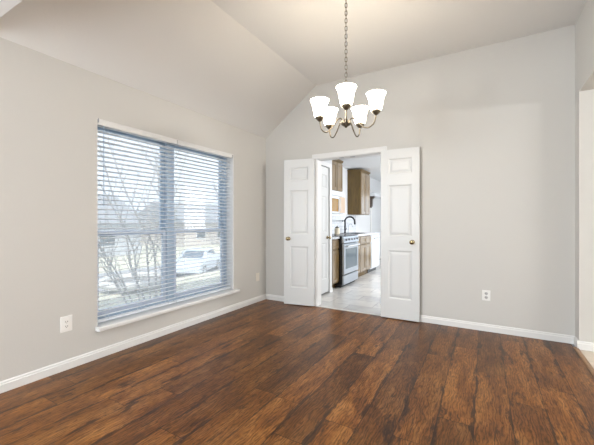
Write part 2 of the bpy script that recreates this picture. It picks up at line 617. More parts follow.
# patio door at the far end of the kitchen
pd = empty('door_4', (0.9, 10.62, 0), kind='structure')
obj('frame', wall_grid([0, 0.07, 1.06, 1.14, 2.13, 2.2], [0.0, 0.08, 2.03, 2.1], {(1, 1), (3, 1)}, lambda u, v, s: (u, 0.0 if s == 0 else 0.08, v)), M['white'], pd)
obj('pane', box(0.06, 1.07, 0.03, 0.04, 0.07, 2.04), M['glass'], pd)
obj('pane', box(1.13, 2.14, 0.05, 0.06, 0.07, 2.04), M['glass'], pd)


def baseboard(name, p0, p1, nrm, h=0.077, t=0.015, **kw):
    """profile extruded from p0 to p1 (floor points on the wall), nrm points into the room"""
    n = Vector((*nrm, 0))
    a = Vector((*p0, 0))
    prof = [(0, 0), (t, 0), (t, h * 0.70), (t * 0.62, h * 0.78), (t * 0.62, h * 0.90), (t * 0.25, h), (0, h)]
    return struct(name, prism([a + n * d + Vector((0, 0, z)) for d, z in prof], Vector((*p1, 0)) - a), M['trim'])


baseboard('baseboard_left', (0, -3.2), (0, BY), (1, 0))
baseboard('baseboard_back', (0.016, BY), (0.80, BY), (0, -1))
baseboard('baseboard_back_right', (1.840, BY), (RW, BY), (0, -1))
baseboard('baseboard_right', (RW, JY), (RW, BY - 0.015), (-1, 0))
baseboard('baseboard_entry', (RW - 0.015, JY), (7.2, JY), (0, -1))
baseboard('baseboard_kitchen', (0.028, 9.3), (0.028, 10.6), (1, 0))

# doorway casing and lining
ci0, ci1, cz = OX0 + 0.012, OX1 - 0.012, OZ - 0.012
co0, co1, czo = 0.80, 1.838, 2.106
struct('trim_2', prism([(co0, BY, 0), (co0, BY, czo), (co1, BY, czo), (co1, BY, 0), (ci1, BY, 0), (ci1, BY, cz), (ci0, BY, cz), (ci0, BY, 0)], (0, -0.017, 0)), M['trim'], bevel=0.004)
lin = struct('trim_3', prism([(OX0, BY + 0.002, 0), (OX0, BY + 0.002, OZ), (OX1, BY + 0.002, OZ), (OX1, BY + 0.002, 0), (OX1 - 0.018, BY + 0.002, 0), (OX1 - 0.018, BY + 0.002, OZ - 0.018), (OX0 + 0.018, BY + 0.002, OZ - 0.018), (OX0 + 0.018, BY + 0.002, 0)], (0, 0.128, 0)), M['trim'])
for x in (1.217, 1.372):
    obj('catch_plate', box(x - 0.03, x + 0.03, BY + 0.03, BY + 0.055, OZ - 0.021, OZ - 0.0175), M['grey'], lin)
# kitchen-side tile edge under the door opening
struct('trim_4', box(OX0 + 0.018, OX1 - 0.018, BY - 0.02, BY + 0.012, -0.001, 0.005), M['concrete'])

# window stool with apron
struct('trim_5', prism([(0.058, WY0 - 0.012, 0.240), (0.062, WY0 - 0.012, 0.246), (0.062, WY0 - 0.012, 0.266), (0.056, WY0 - 0.012, 0.274), (-0.001, WY0 - 0.012, 0.274), (-0.001, WY0 - 0.012, 0.240)], (0, WY1 - WY0 + 0.070, 0)), M['trim'])
struct('trim_6', box(-0.118, 0.0, WY0 + 0.001, WY1 - 0.001, 0.262, 0.274), M['trim'])
# painted returns of the recess
struct('trim_7', prism([(-0.001, WY0, 0.274), (-0.001, WY0, WZ1), (-0.001, WY1, WZ1), (-0.001, WY1, 0.274), (-0.001, WY1 - 0.006, 0.274), (-0.001, WY1 - 0.006, WZ1 - 0.006), (-0.001, WY0 + 0.006, WZ1 - 0.006), (-0.001, WY0 + 0.006, 0.274)], (-0.118, 0, 0)), M['trim'])


# ------------------------------------------------------------------ windows
def window_unit(name, y0, y1):
    w = empty(name, (-0.12, y0, 0.275), kind='structure')
    W, H = y1 - y0, WZ1 - 0.275
    f = 0.05
    obj('window_frame', wall_grid([0, f, W - f, W], [0, f, H - 0.02, H], {(1, 1)}, lambda u, v, s: (0.0 if s == 0 else -0.075, u, v)), M['wframe'], w)
    mr = 0.79
    for nm, x, z0, z1 in (('lower_sash', -0.012, f, mr + 0.022), ('upper_sash', -0.044, mr - 0.022, H - 0.02)):
        s = 0.036
        sash = obj(nm, wall_grid([f, f + s, W - f - s, W - f], [z0, z0 + 0.044, z1 - (0.028 if nm == 'upper_sash' else 0.044), z1], {(1, 1)}, lambda u, v, k: (x if k == 0 else x - 0.028, u, v)), M['sash'] if nm == 'lower_sash' else M['wframe'], w)
        obj('pane', box(x - 0.017, x - 0.012, f + s - 0.005, W - f - s + 0.005, z0 + 0.04, z1 - 0.02), M['hazed'], sash)
    return w


YM = 2.395
window_unit('window_1', WY0, YM)
window_unit('window_2', YM, WY1)


def blind(y0, y1, label, wand):
    b = empty('window_blind', (-0.045, y0, 0.276), 0, label, 'blind', 'white slatted window blinds')
    W = y1 - y0
    H = WZ1 - 0.276
    obj('head_rail', box(-0.028, 0.028, 0.004, W - 0.004, H - 0.052, H - 0.008), M['blind'], b)
    obj('valance', box(0.031, 0.042, 0.001, W - 0.001, H - 0.052, H - 0.002), M['valance'], b, bevel=0.003)
    n, pitch = 39, 0.0425
    base = None
    a = math.radians(-7.5)
    for i in range(n):
        z = 0.07 + pitch * i
        if base is None:
            bm = bmesh.new()
            pr = []
            for k in range(7):
                t = -1 + 2 * k / 6
                pr.append((0.0245 * t, 0.003 * (1 - t * t)))
            prof = [(x, zz + 0.0018) for x, zz in pr] + [(x, zz - 0.0018) for x, zz in reversed(pr)]
            ca, sa = math.cos(a), math.sin(a)
            prism([(x * ca + zz * sa, 0.006, -x * sa + zz * ca) for x, zz in prof], (0, W - 0.012, 0), bm)
            base = obj('slat', bm, M['blind'], b, (0, 0, z))
        else:
            c = base.copy()
            C.objects.link(c)
            c.parent = b
            c.location = (0, 0, z)
    obj('bottom_rail', box(-0.025, 0.025, 0.006, W - 0.006, 0.018, 0.038), M['blind'], b, bevel=0.004)
    for fr in (0.12, 0.5, 0.88):
        for x in (-0.026, 0.026):
            obj('ladder_cord', tube([(x, W * fr, 0.03), (x, W * fr, H - 0.04)], 0.0012, 6), M['cord'], b)
    if wand:
        obj('tilt_wand', tube([(0.034, 0.055, H - 0.05), (0.036, 0.056, H - 0.75)], 0.0035, 8), M['wframe'], b)
        obj('valance_clip', box(0.028, 0.046, 0.0005, 0.010, H - 0.035, H + 0.0), M['grey'], b)
    return b


blind(WY0 + 0.008, YM - 0.002, 'white slatted blind with a tilt wand, over the window nearer the left outlet', True)
blind(YM + 0.002, WY1 - 0.022, 'white slatted blind over the window nearer the corner and doorway', False)


# ------------------------------------------------------------------ double doors, pantry door
def knob(parent, x, z, t, y_front=0.0, both=True, mat=None):
    prof = [(0.0, 0.0), (0.027, 0.0), (0.027, 0.004), (0.011, 0.008), (0.010, 0.026), (0.017, 0.032), (0.0255, 0.042), (0.0265, 0.050), (0.021, 0.060), (0.0, 0.063)]
    bm = lathe(prof, 24)
    k = obj('door_knob', bm, mat or M['brass'], parent, (x, y_front, z), (PI / 2, 0, 0), smooth=True)
    if both:
        k2 = k.copy()
        C.objects.link(k2)
        k2.parent = parent
        k2.location = (x, t, z)
        k2.rotation_euler = (-PI / 2, 0, 0)


DH = 2.03


def leaf(name, hinge, ang, knob_right, label):
    """leaf runs from its hinge along local +x; front faces local -y"""
    w, t = 0.444, 0.035
    d = empty(name, hinge, ang, label, 'door', kind='structure')
    pw = (0.092, w - 0.083)
    obj('door_panel', panel_slab(w, DH, t, [(*pw, 0.235, 0.815), (*pw, 0.985, 1.60), (*pw, 1.735, 1.92)], recess=0.009, mould=0.014, field=0.03, raised=0.006), M['door'], d, bevel=0.0015)
    knob(d, w - 0.076 if knob_right else 0.072, 0.922, t)
    hx = -0.004 if knob_right else w + 0.004
    for z in (0.2, 1.0, 1.83):
        obj('hinge', tube([(hx, 0.004, z - 0.045), (hx, 0.004, z + 0.045)], 0.005, 10), M['cord'], d)
    return d


# right leaf: folded back flat along the wall
leaf('door_1', (1.782, 3.945, 0.012), math.radians(1.2), True, 'white panelled door leaf folded back against the wall to the right of the doorway')
# left leaf: its free edge stands a little off the wall
pL = Vector((0.416, 3.887, 0.012))
hL = Vector((0.862, 3.966, 0.012))
leaf('door_2', tuple(pL), math.atan2(hL.y - pL.y, hL.x - pL.x), False, 'white panelled door leaf to the left of the doorway, near the window wall')

# pantry closet beside the doorway in the kitchen
PX = 0.665
PY0, PY1 = BY + 0.135, 5.0
struct('wall_pantry', wall_grid([PY0, 4.30, 4.885, PY1], [0, 2.06, CZ], {(1, 0)}, lambda u, v, s: (PX if s == 0 else PX - 0.1, u, v)), M['kwall'])
struct('wall_pantry_side', box(0.03, PX - 0.1, PY1 - 0.1, PY1, 0, CZ), M['kwall'])
pdoor = empty('door_3', (PX - 0.006, 4.305, 0.03), PI / 2, 'narrow white panelled pantry door just inside the doorway', 'door', kind='structure')
pw_ = 0.575
cols = ((0.085, 0.255), (0.32, 0.49))
obj('door_panel', panel_slab(pw_, 2.02, 0.035, [(a, b, z0, z1) for a, b in cols for z0, z1 in ((0.22, 0.80), (0.97, 1.55), (1.68, 1.90))], recess=0.009, mould=0.012, field=0.022, raised=0.006), M['door'], pdoor)
knob(pdoor, pw_ - 0.06, 0.885, 0.035, both=False)
struct('trim_8', prism([(PX, 4.235, 0), (PX, 4.235, 2.125), (PX, 4.95, 2.125), (PX, 4.95, 0), (PX, 4.885, 0), (PX, 4.885, 2.06), (PX, 4.30, 2.06), (PX, 4.30, 0)], (0.016, 0, 0)), M['trim'])
baseboard('baseboard_pantry', (PX, 4.95), (PX, PY1), (1, 0))


# ------------------------------------------------------------------ outlets
def outlet(loc, rotz, w, h, label, kind):
    """plate on a wall: local x across, -y out of the wall, z up, origin at its centre"""
    o = empty('wall_outlet' if kind != 'blank' else 'wall_plate', loc, rotz, label, 'outlet' if kind != 'blank' else 'wall plate')
    obj('cover_plate', box(-w / 2, w / 2, -0.006, 0.0005, -h / 2, h / 2), M['plate'] if kind != 'blank' else M['almond'], o, bevel=0.003)
    if kind == 'decora':
        r = obj('receptacle', box(-w * 0.23, w * 0.23, -0.0085, -0.004, -h * 0.3, h * 0.3), M['plate'], o, bevel=0.001)
        for zc in (-0.018, 0.018):
            for x in (-0.007, 0.007):
                obj('slot', box(x - 0.0018, x + 0.0018, -0.0092, -0.007, zc - 0.004, zc + 0.006), M['slot'], r)
            obj('ground_hole', tube([(0, -0.0092, zc - 0.010), (0, -0.007, zc - 0.010)], 0.0024, 8), M['slot'], r)
    elif kind == 'duplex':
        for zc in (-0.021, 0.021):
            r = obj('receptacle', tube([(0, -0.0095, zc), (0, -0.004, zc)], 0.0165, 20), M['receptacle'], o)
            for x in (-0.006, 0.006):
                obj('slot', box(x - 0.0018, x + 0.0018, -0.0102, -0.008, zc - 0.002, zc + 0.008), M['slot'], r)
            obj('ground_hole', tube([(0, -0.0102, zc - 0.008), (0, -0.008, zc - 0.008)], 0.0024, 8), M['slot'], r)
    if kind != 'decora':
        for zc in ((0.0,) if kind == 'duplex' else (-0.03, 0.03)):
            obj('screw', tube([(0, -0.0075, zc), (0, -0.005, zc)], 0.003, 10), M['cord'], o)
    return o


outlet((0, 1.312, 0.362), PI / 2, 0.086, 0.125, 'white rectangular outlet on the window wall, left of the sill', 'decora')
outlet((0, 3.822, 0.362), PI / 2, 0.082, 0.118, 'plain pale cover plate low on the wall between window and corner', 'blank')
outlet((2.895, BY, 0.382), 0, 0.078, 0.112, 'white duplex outlet on the back wall, right of the doors', 'duplex')

# ------------------------------------------------------------------ chandelier
CHX, CHY = 1.901, 2.486
ch = empty('chandelier', (CHX, CHY, 1.940), 0, 'five-light chandelier with glowing bell glass shades hanging on a long chain', 'chandelier')
Z0 = 1.925


def zz(z):
    return z - Z0


obj('hub', lathe([(0.0, zz(1.922)), (0.010, zz(1.925)), (0.012, zz(1.934)), (0.030, zz(1.942)), (0.042, zz(1.955)), (0.043, zz(1.968)), (0.030, zz(1.982)), (0.016, zz(1.990)), (0.0, zz(1.992))], 28), M['nickel'], ch, smooth=True)
obj('stem', lathe([(0.0, zz(1.985)), (0.010, zz(1.986)), (0.008, zz(2.01)), (0.008, zz(2.12)), (0.013, zz(2.13)), (0.013, zz(2.15)), (0.008, zz(2.16)), (0.006, zz(2.19)), (0.0, zz(2.195))], 20), M['nickel'], ch, smooth=True)
obj('hanging_loop', tube([(0.014 * math.cos(2 * PI * k / 16), 0, zz(2.203) + 0.014 * math.sin(2 * PI * k / 16)) for k in range(16)], 0.003, 8, closed=True), M['nickel'], ch, smooth=True)
link0 = None
zl = 2.228
k = 0
while zl < TZ - 0.06:
    if link0 is None:
        pts = []
        for i in range(20):
            a = 2 * PI * i / 20
            s = 0.011 if math.sin(a) > 0 else -0.011
            pts.append((0.0085 * math.cos(a), 0, s + 0.0085 * math.sin(a)))
        link0 = obj('chain_link', tube(pts, 0.0026, 6, closed=True), M['nickel'], ch, (0, 0, zz(zl)), smooth=True)
    else:
        c = link0.copy()
        C.objects.link(c)
        c.parent = ch
        c.location = (0, 0, zz(zl))
        c.rotation_euler = (0, 0, (k % 2) * PI / 2 + 0.3)
    zl += 0.0315
    k += 1
obj('cord', tube(smooth_path([(0.004, 0, zz(2.19)), (-0.004, 0.004, zz(2.4)), (0.004, -0.004, zz(2.65)), (-0.003, 0.003, zz(2.9)), (0, 0, zz(3.03))], 4), 0.0022, 6), M['cord'], ch)
obj('ceiling_canopy', lathe([(0.0, zz(3.003)), (0.012, zz(3.003)), (0.030, zz(3.013)), (0.058, zz(3.030)), (0.064, zz(TZ - 0.015)), (0.0, zz(TZ - 0.015))], 28), M['nickel'], ch, smooth=True)
yaw = math.radians(30)
R_ = Vector((math.cos(yaw), math.sin(yaw), 0))
F_ = Vector((-math.sin(yaw), math.cos(yaw), 0))
RAD = 0.24
for i, (ang, dz) in enumerate(((-98, 0.006), (-22, 0.018), (49, -0.010), (121, -0.014), (193, -0.022))):
    a = math.radians(ang)
    d = (R_ * math.cos(a) + F_ * math.sin(a))
    k_ = (1.0, 1.0, 0.93, 0.94, 0.93)[i]
    Pt = lambda r, z: tuple(d * r * k_ + Vector((0, 0, zz(z))))
    arm = obj('arm', tube(smooth_path([Pt(0.02, 1.965), Pt(0.045, 1.995), Pt(0.078, 1.985), Pt(0.125, 1.925), Pt(0.175, 1.893 + dz * 0.7), Pt(0.218, 1.912 + dz), Pt(0.236, 1.955 + dz), Pt(RAD, 1.985 + dz)], 6), 0.0055, 10), M['nickel'], ch, smooth=True)
    cx, cy = d.x * RAD * k_, d.y * RAD * k_
    obj('socket_cup', lathe([(0.0, zz(1.982)), (0.012, zz(1.982)), (0.020, zz(1.990)), (0.034, zz(2.004)), (0.037, zz(2.016)), (0.031, zz(2.024)), (0.0, zz(2.024))], 24, center=(cx, cy, dz)), M['nickel'], arm, smooth=True)
    zb = 2.014
    prof = [(0.030, 0.0), (0.041, 0.006), (0.048, 0.028), (0.053, 0.060), (0.0585, 0.092), (0.066, 0.118), (0.076, 0.136), (0.0735, 0.137), (0.063, 0.117), (0.0555, 0.091), (0.050, 0.060), (0.045, 0.029), (0.038, 0.008), (0.028, 0.003)]
    sh = obj('glass_shade', lathe([(r, zz(zb + z)) for r, z in prof], 36, center=(cx, cy, dz)), M['opal'], ch, smooth=True)
    obj('bulb', lathe([(0.0, zz(2.02)), (0.013, zz(2.022)), (0.013, zz(2.045)), (0.024, zz(2.075)), (0.024, zz(2.092)), (0.0, zz(2.112))], 16, center=(cx, cy, dz)), M['opal'], sh, smooth=True)


# ------------------------------------------------------------------ kitchen
FXK = 0.64     # front plane of base cabinets
WK = 0.03      # kitchen wall


def cab_front(parent, name, y0, y1, z0, z1, x, mat=None, t=0.02):
    w, h = y1 - y0, z1 - z0
    m_ = 0.055 if h > 0.3 else 0.035
    o = obj(name, panel_slab(w, h, t, [(m_, w - m_, m_, h - m_)], recess=0.009, mould=0.006, field=0.012, raised=0.0), mat or M['cabfront'], parent, (x + t, y0, z0), (0, 0, PI / 2))
    return o


def base_cabinet(y0, y1, ndoors, label, open_top=False):
    c = empty('base_cabinet', (WK, y0, 0), 0, label, 'cabinet', 'base cabinets along the kitchen wall')
    D = FXK - WK
    W = y1 - y0
    if open_top:
        obj('carcass', prism([(0.0, 0, 0), (D - 0.07, 0, 0), (D - 0.07, 0, 0.1), (D, 0, 0.1), (D, 0, 0.868), (D - 0.02, 0, 0.868), (D - 0.02, 0, 0.70), (0.0, 0, 0.70)], (0, W, 0)), M['cab'], c)
    else:
        obj('carcass', prism([(0.0, 0, 0), (D - 0.07, 0, 0), (D - 0.07, 0, 0.1), (D, 0, 0.1), (D, 0, 0.868), (0.0, 0, 0.868)], (0, W, 0)), M['cab'], c)
    dw = W / ndoors
    for i in range(ndoors):
        a, b = i * dw + 0.012, (i + 1) * dw - 0.012
        cab_front(c, 'drawer', a, b, 0.705, 0.85, D + 0.001)
        d = cab_front(c, 'door', a, b, 0.125, 0.675, D + 0.001)
    return c


base_cabinet(5.02, 5.325, 1, 'honey wood base cabinet between the pantry and the oven')
base_cabinet(6.11, 7.19, 3, 'honey wood base cabinet with three doors under the sink', True)

# countertop: runs over the cabinets, cut around the range
def counter(y0, y1, label):
    o = obj('countertop', box(WK, FXK + 0.03, y0, y1, 0.871, 0.91), M['counter'], bevel=0.004)
    tag(o, label, 'countertop')
    return o


counter(5.02, 5.325, 'short pale stone countertop piece left of the oven')
# long counter with the sink hole
SY0, SY1, SX0, SX1 = 6.46, 7.14, 0.20, 0.56
o = obj('countertop', wall_grid([WK, SX0, SX1, FXK + 0.03], [6.11, SY0, SY1, 7.86], {(1, 1)}, lambda u, v, s: (u, v, 0.91 if s == 0 else 0.871)), M['counter'], bevel=0.003)
tag(o, 'long pale speckled countertop holding the sink and running over the white dishwasher', 'countertop')
sk = empty('sink', (SX0, SY0, 0.745), 0, 'steel kitchen sink set in the long countertop', 'sink')
bm = bmesh.new()
ww, ll = SX1 - SX0, SY1 - SY0
obj('basin', wall_grid([0.006, 0.012, ww - 0.012, ww - 0.006], [0.006, 0.012, ll - 0.012, ll - 0.006], {(1, 1)}, lambda u, v, s: (u, v, 0.164 if s == 0 else 0.0)), M['steel'], sk)
obj('basin_floor', box(0.006, ww - 0.006, 0.006, ll - 0.006, -0.004, 0.0), M['steel'], sk)
obj('rim', wall_grid([-0.012, 0.010, ww - 0.010, ww + 0.012], [-0.012, 0.010, ll - 0.010, ll + 0.012], {(1, 1)}, lambda u, v, s: (u, v, 0.170 if s == 0 else 0.1655)), M['darkwood'], sk)

# faucet
FQ = Vector((0.135, 6.93, 0.91))
fa = empty('kitchen_faucet', FQ, 0, 'tall black gooseneck faucet rising over the sink', 'faucet')
obj('base', lathe([(0, 0), (0.026, 0), (0.026, 0.01), (0.019, 0.016), (0.017, 0.085), (0.0, 0.088)], 20), M['matblack'], fa, smooth=True)
arc = [(0, 0, 0.07), (0, 0, 0.27)]
for k in range(1, 13):
    a = PI - PI * k / 12 * 0.98
    arc.append((0.115 + 0.115 * math.cos(a), 0.0, 0.27 + 0.10 * math.sin(a)))
arc += [(0.232, 0, 0.235)]
obj('spout', tube(arc, [0.019] * (len(arc)), 12), M['matblack'], fa, smooth=True)
obj('spray_head', tube([(0.2315, 0, 0.255), (0.236, 0, 0.20)], [0.019, 0.021], 14), M['matblack'], fa, smooth=True)
obj('lever', tube([(0.0, 0.015, 0.06), (0.0, 0.045, 0.066), (0.02, 0.06, 0.12)], [0.009, 0.008, 0.006], 10), M['matblack'], fa, smooth=True)
ft = empty('filter_tap', (0.135, 7.14, 0.91), 0, 'small slim steel tap beside the black gooseneck faucet', 'tap')
obj('base', lathe([(0, 0), (0.016, 0), (0.016, 0.006), (0.010, 0.012), (0.0, 0.014)], 16), M['steel'], ft, smooth=True)
arc = [(0, 0, 0.0), (0, 0, 0.16)] + [(0.05 - 0.05 * math.cos(PI * k / 8), 0, 0.16 + 0.05 * math.sin(PI * k / 8)) for k in range(1, 9)] + [(0.10, 0, 0.13)]
obj('spout', tube(arc, 0.006, 10), M['steel'], ft, smooth=True)

# range
RY0, RY1 = 5.335, 6.10
RGX = 0.705
rg = empty('kitchen_range', (WK, RY0, 0), 0, 'stainless range with a windowed oven door and black sides', 'range')
D, W = RGX - WK, RY1 - RY0
obj('body', box(0.01, D, 0, W, 0.03, 0.905), M['black'], rg)
dr = obj('oven_door', wall_grid([0.012, 0.085, W - 0.075, W - 0.012], [0.235, 0.325, 0.685, 0.775], {(1, 1)}, lambda u, v, s: (D + 0.04 if s == 0 else D + 0.001, u, v)), M['steel'], rg, bevel=0.004)
obj('window', box(D + 0.012, D + 0.032, 0.08, W - 0.07, 0.32, 0.69), M['oven'], dr)
hb = tube([(D + 0.04, 0.07, 0.735), (D + 0.085, 0.075, 0.735), (D + 0.085, W - 0.075, 0.735), (D + 0.04, W - 0.07, 0.735)], 0.012, 10)
obj('handle', hb, M['white'], dr, smooth=False)
obj('drawer', box(D + 0.001, D + 0.034, 0.012, W - 0.012, 0.055, 0.215), M['steel'], rg, bevel=0.004)
obj('toe_kick', box(0.03, D - 0.03, 0.02, W - 0.02, 0.0, 0.03), M['black'], rg)
cp = obj('control_panel', prism([(D + 0.001, 0.0, 0.79), (D + 0.045, 0.0, 0.79), (D + 0.03, 0.0, 0.905), (D + 0.001, 0.0, 0.905)], (0, W, 0)), M['steel'], rg)
for i in range(5):
    y = 0.1 + i * (W - 0.2) / 4
    obj('control_knob', tube([(D + 0.036, y, 0.85), (D + 0.066, y, 0.854)], [0.021, 0.018], 16), M['grey'], cp)
obj('cooktop', box(0.0, D + 0.03, 0, W, 0.906, 0.918), M['black'], rg)
obj('back_guard', box(0.0, 0.05, 0, W, 0.918, 1.0), M['steel'], rg)

# dishwasher
DY0, DY1 = 7.20, 7.85
dwm = empty('dishwasher', (WK, DY0, 0), 0, 'white built-in dishwasher under the far end of the counter', 'dishwasher')
D, W = FXK - WK, DY1 - DY0
obj('body', box(0.0, D, 0, W, 0.09, 0.868), M['white'], dwm)
dd = obj('door', box(D + 0.001, D + 0.03, 0.008, W - 0.008, 0.12, 0.862), M['white'], dwm, bevel=0.005)
obj('handle', box(D + 0.031, D + 0.05, 0.15, W - 0.15, 0.775, 0.80), M['grey'], dd, bevel=0.004)
obj('toe_kick', box(0.0, D - 0.06, 0.01, W - 0.01, 0.0, 0.09), M['black'], dwm)

# upper cabinets
def upper_cabinet(y0, y1, z0, z1, depth, ndoors, label, crown=True):
    c = empty('wall_cabinet', (WK, y0, z0), 0, label, 'cabinet', 'wall cabinets along the kitchen wall')
    W, H = y1 - y0, z1 - z0
    obj('carcass', box(0, depth, 0, W, 0, H), M['cab'], c)
    dw = W / ndoors
    for i in range(ndoors):
        cab_front(c, 'door', i * dw + 0.012, (i + 1) * dw - 0.012, 0.015, H - 0.03, depth + 0.001)
    if crown:
        obj('crown_moulding', prism([(0, -0.0, H), (depth + 0.02, -0.0, H), (depth + 0.05, -0.03, H + 0.035), (0, -0.03, H + 0.035)], (0, W + 0.0, 0)), M['cab'], c)
    return c


upper_cabinet(5.335, 6.24, 1.775, 2.37, 0.31, 3, 'honey wood wall cabinet mounted above the microwave')
upper_cabinet(7.36, 8.04, 1.34, 2.37, 0.32, 2, 'tall honey wood wall cabinet past the sink, its plain side panel showing')

# microwave over the range
MY0, MY1 = 5.345, 6.22
mw = empty('microwave', (WK, MY0, 1.33), 0, 'white over-range microwave under the cabinet, a golden reflection coloured into its window', 'microwave')
D, W, H = 0.36, MY1 - MY0, 0.44
obj('case', box(0, D, 0, W, 0, H), M['white'], mw, bevel=0.004)
md = obj('door', wall_grid([0.008, 0.06, W - 0.33, W - 0.30], [0.02, 0.035, 0.285, 0.33], {(1, 1)}, lambda u, v, s: (D + 0.028 if s == 0 else D + 0.001, u, v)), M['white'], mw)
obj('window', box(D + 0.004, D + 0.022, 0.055, W - 0.325, 0.03, 0.29), M['amber'], md)
obj('control_panel', box(D + 0.001, D + 0.027, W - 0.295, W - 0.008, 0.02, 0.33), M['tanpanel'], mw)
obj('vent_grille', box(D + 0.001, D + 0.024, 0.008, W - 0.008, 0.345, 0.43), M['white'], mw)
obj('handle', tube([(D + 0.03, W - 0.315, 0.05), (D + 0.06, W - 0.315, 0.07), (D + 0.06, W - 0.315, 0.28), (D + 0.03, W - 0.315, 0.30)], 0.008, 8), M['white'], md)

# window-like frames added around the kitchen side and entry fill lamps
struct('trim_10', wall_grid([5.82, 5.9, 8.5, 8.58], [0.82, 0.9, 2.1, 2.18], {(1, 1)}, lambda u, v, k: (RW - 0.05 if k == 0 else RW, u, v)), M['trim'])
struct('trim_11', wall_grid([1.73, 1.8, 3.7, 3.77], [1.97, 2.04, 2.40, 2.458], {(1, 1)}, lambda u, v, k: (7.13 if k == 0 else 7.2, u, v)), M['trim'])
# tiled splash
bs = struct('wall_backsplash', box(0, 2.9, 0, 0.43, 0.0, 0.010), M['splash'])
bs.matrix_world = Matrix(((0, 0, 1, WK), (1, 0, 0, 5.02), (0, 1, 0, 0.912), (0, 0, 0, 1)))

# jar, soap bottle and rail on the counter behind the range
jr = empty('utensil_jar', (0.22, 6.27, 0.912), 0, 'cream jar with a dark lid on the counter beside the oven', 'jar')
obj('jar_body', lathe([(0, 0), (0.05, 0), (0.056, 0.01), (0.058, 0.10), (0.045, 0.125), (0.0, 0.127)], 24), M['ceramic'], jr, smooth=True)
obj('lid', lathe([(0, 0.127), (0.046, 0.127), (0.046, 0.142), (0.012, 0.148), (0.014, 0.168), (0, 0.172)], 24), M['darkwood'], jr, smooth=True)
rl = empty('wall_rail', (WK + 0.011, 6.16, 1.19), 0, 'thin grey rail with dark end knobs on the tiled kitchen wall', 'rail')
obj('bar', tube([(0.04, 0.02, 0), (0.04, 0.86, 0)], 0.007, 8), M['grey'], rl)
for y in (0.03, 0.85):
    obj('bracket', lathe([(0, 0), (0.022, 0), (0.022, 0.006), (0.010, 0.010), (0.010, 0.034), (0.02, 0.04), (0.02, 0.05), (0, 0.054)], 16), M['matblack'], rl, (0.0, y, 0), (0, PI / 2, 0))

# far shelf with dark box and window casing on the kitchen wall
shf = empty('wall_shelf', (WK, 8.68, 1.87), 0, 'white wall shelf past the tall cabinet with a dark bracket below', 'shelf')
obj('board', box(0, 0.27, 0, 0.95, 0, 0.09), M['white'], shf, bevel=0.004)
obj('bracket', prism([(0, 0.08, -0.32), (0.12, 0.08, -0.32), (0.16, 0.08, -0.27), (0.17, 0.08, -0.08), (0.23, 0.08, -0.03), (0.23, 0.08, -0.001), (0, 0.08, -0.001)], (0, 0.12, 0)), M['darkwood'], shf)
struct('trim_9', box(WK, WK + 0.02, 9.16, 9.26, 0, 2.1), M['trim'])

# ------------------------------------------------------------------ outside
GZ = -0.28
SZ = -1.95
struct('ground', prism([(-0.2, -40, GZ), (-4.5, -40, GZ - 0.12), (-9.5, -40, SZ), (-17.5, -40, SZ), (-22, -40, SZ + 0.3), (-70, -40, SZ + 0.5), (-70, -40, SZ - 0.5), (-0.2, -40, SZ - 0.5)], (0, 110, 0)), M['lawn'])
struct('street', box(-17.0, -11.2, -40, 70, SZ - 0.02, SZ + 0.012), M['asphalt'])
struct('pavement', box(-11.2, -9.6, -40, 70, SZ - 0.02, SZ + 0.03), M['concrete'])
struct('ground_kitchen_side', box(-0.2, 12, 10.75, 30, GZ - 0.1, GZ), M['concrete'])


def skin_tree(paths, name, parent):
    """paths: list of (points, r0, r1, parent_index, parent_point) making ONE connected skin mesh"""
    verts, edges, radii = [], [], []
    index = []
    for pts, r0, r1, pa, pp in paths:
        ids = []
        if pa is not None:
            ids.append(index[pa][pp])
            pts = pts[:]
        for i, p in enumerate(pts):
            verts.append(tuple(p))
            radii.append(r0 + (r1 - r0) * i / max(1, len(pts) - 1))
            ids.append(len(verts) - 1)
        for a, b in zip(ids[:-1], ids[1:]):
            edges.append((a, b))
        index.append(ids)
    me = bpy.data.meshes.new(name)
    me.from_pydata(verts, edges, [])
    me.materials.append(M['bark'])
    o = bpy.data.objects.new(name, me)
    C.objects.link(o)
    o.parent = parent
    o.modifiers.new('skin', 'SKIN')
    for i, s in enumerate(me.skin_vertices[0].data):
        s.radius = (radii[i], radii[i])
        s.use_root = (i == 0)
    return o


def stem(parent, base, pts, r0, r1, nbr, rnd, blen=0.8):
    """a stem with side branches and twigs; pts are local to the tree's base"""
    path = smooth_path(pts, 4)
    rr = random.Random(rnd)
    paths = [(path, r0, r1, None, None)]
    n = len(path)
    for b in range(nbr):
        k = int(n * (0.35 + 0.6 * b / max(1, nbr))) 
        k = min(n - 2, k)
        d = (path[k + 1] - path[k]).normalized()
        side = Vector((rr.uniform(-1, 1), rr.uniform(-1, 1), rr.uniform(0.0, 0.5))).normalized()
        d2 = (d * 0.8 + side * 0.8).normalized()
        ln = blen * rr.uniform(0.6, 1.2)
        rb = (r0 + (r1 - r0) * k / n) * 0.5
        bp = []
        p = path[k]
        for q in range(4):
            p = p + d2 * ln / 4
            d2 = (d2 + Vector((rr.uniform(-.2, .2), rr.uniform(-.2, .2), 0.12))).normalized()
            bp.append(p.copy())
        paths.append((bp, rb, rb * 0.45, 0, k))
        me_i = len(paths) - 1
        for tw in range(2):
            kk = 1 + tw * 2
            s2 = Vector((rr.uniform(-1, 1), rr.uniform(-1, 1), rr.uniform(0.1, 0.7))).normalized()
            q0 = bp[kk - 1] if kk - 1 < len(bp) else bp[-1]
            paths.append(([q0 + (d2 * 0.6 + s2 * 0.6) * ln * 0.25, q0 + (d2 * 0.6 + s2 * 0.6) * ln * 0.5], rb * 0.45, rb * 0.3, me_i, kk))
    return skin_tree(paths, 'stem', parent)


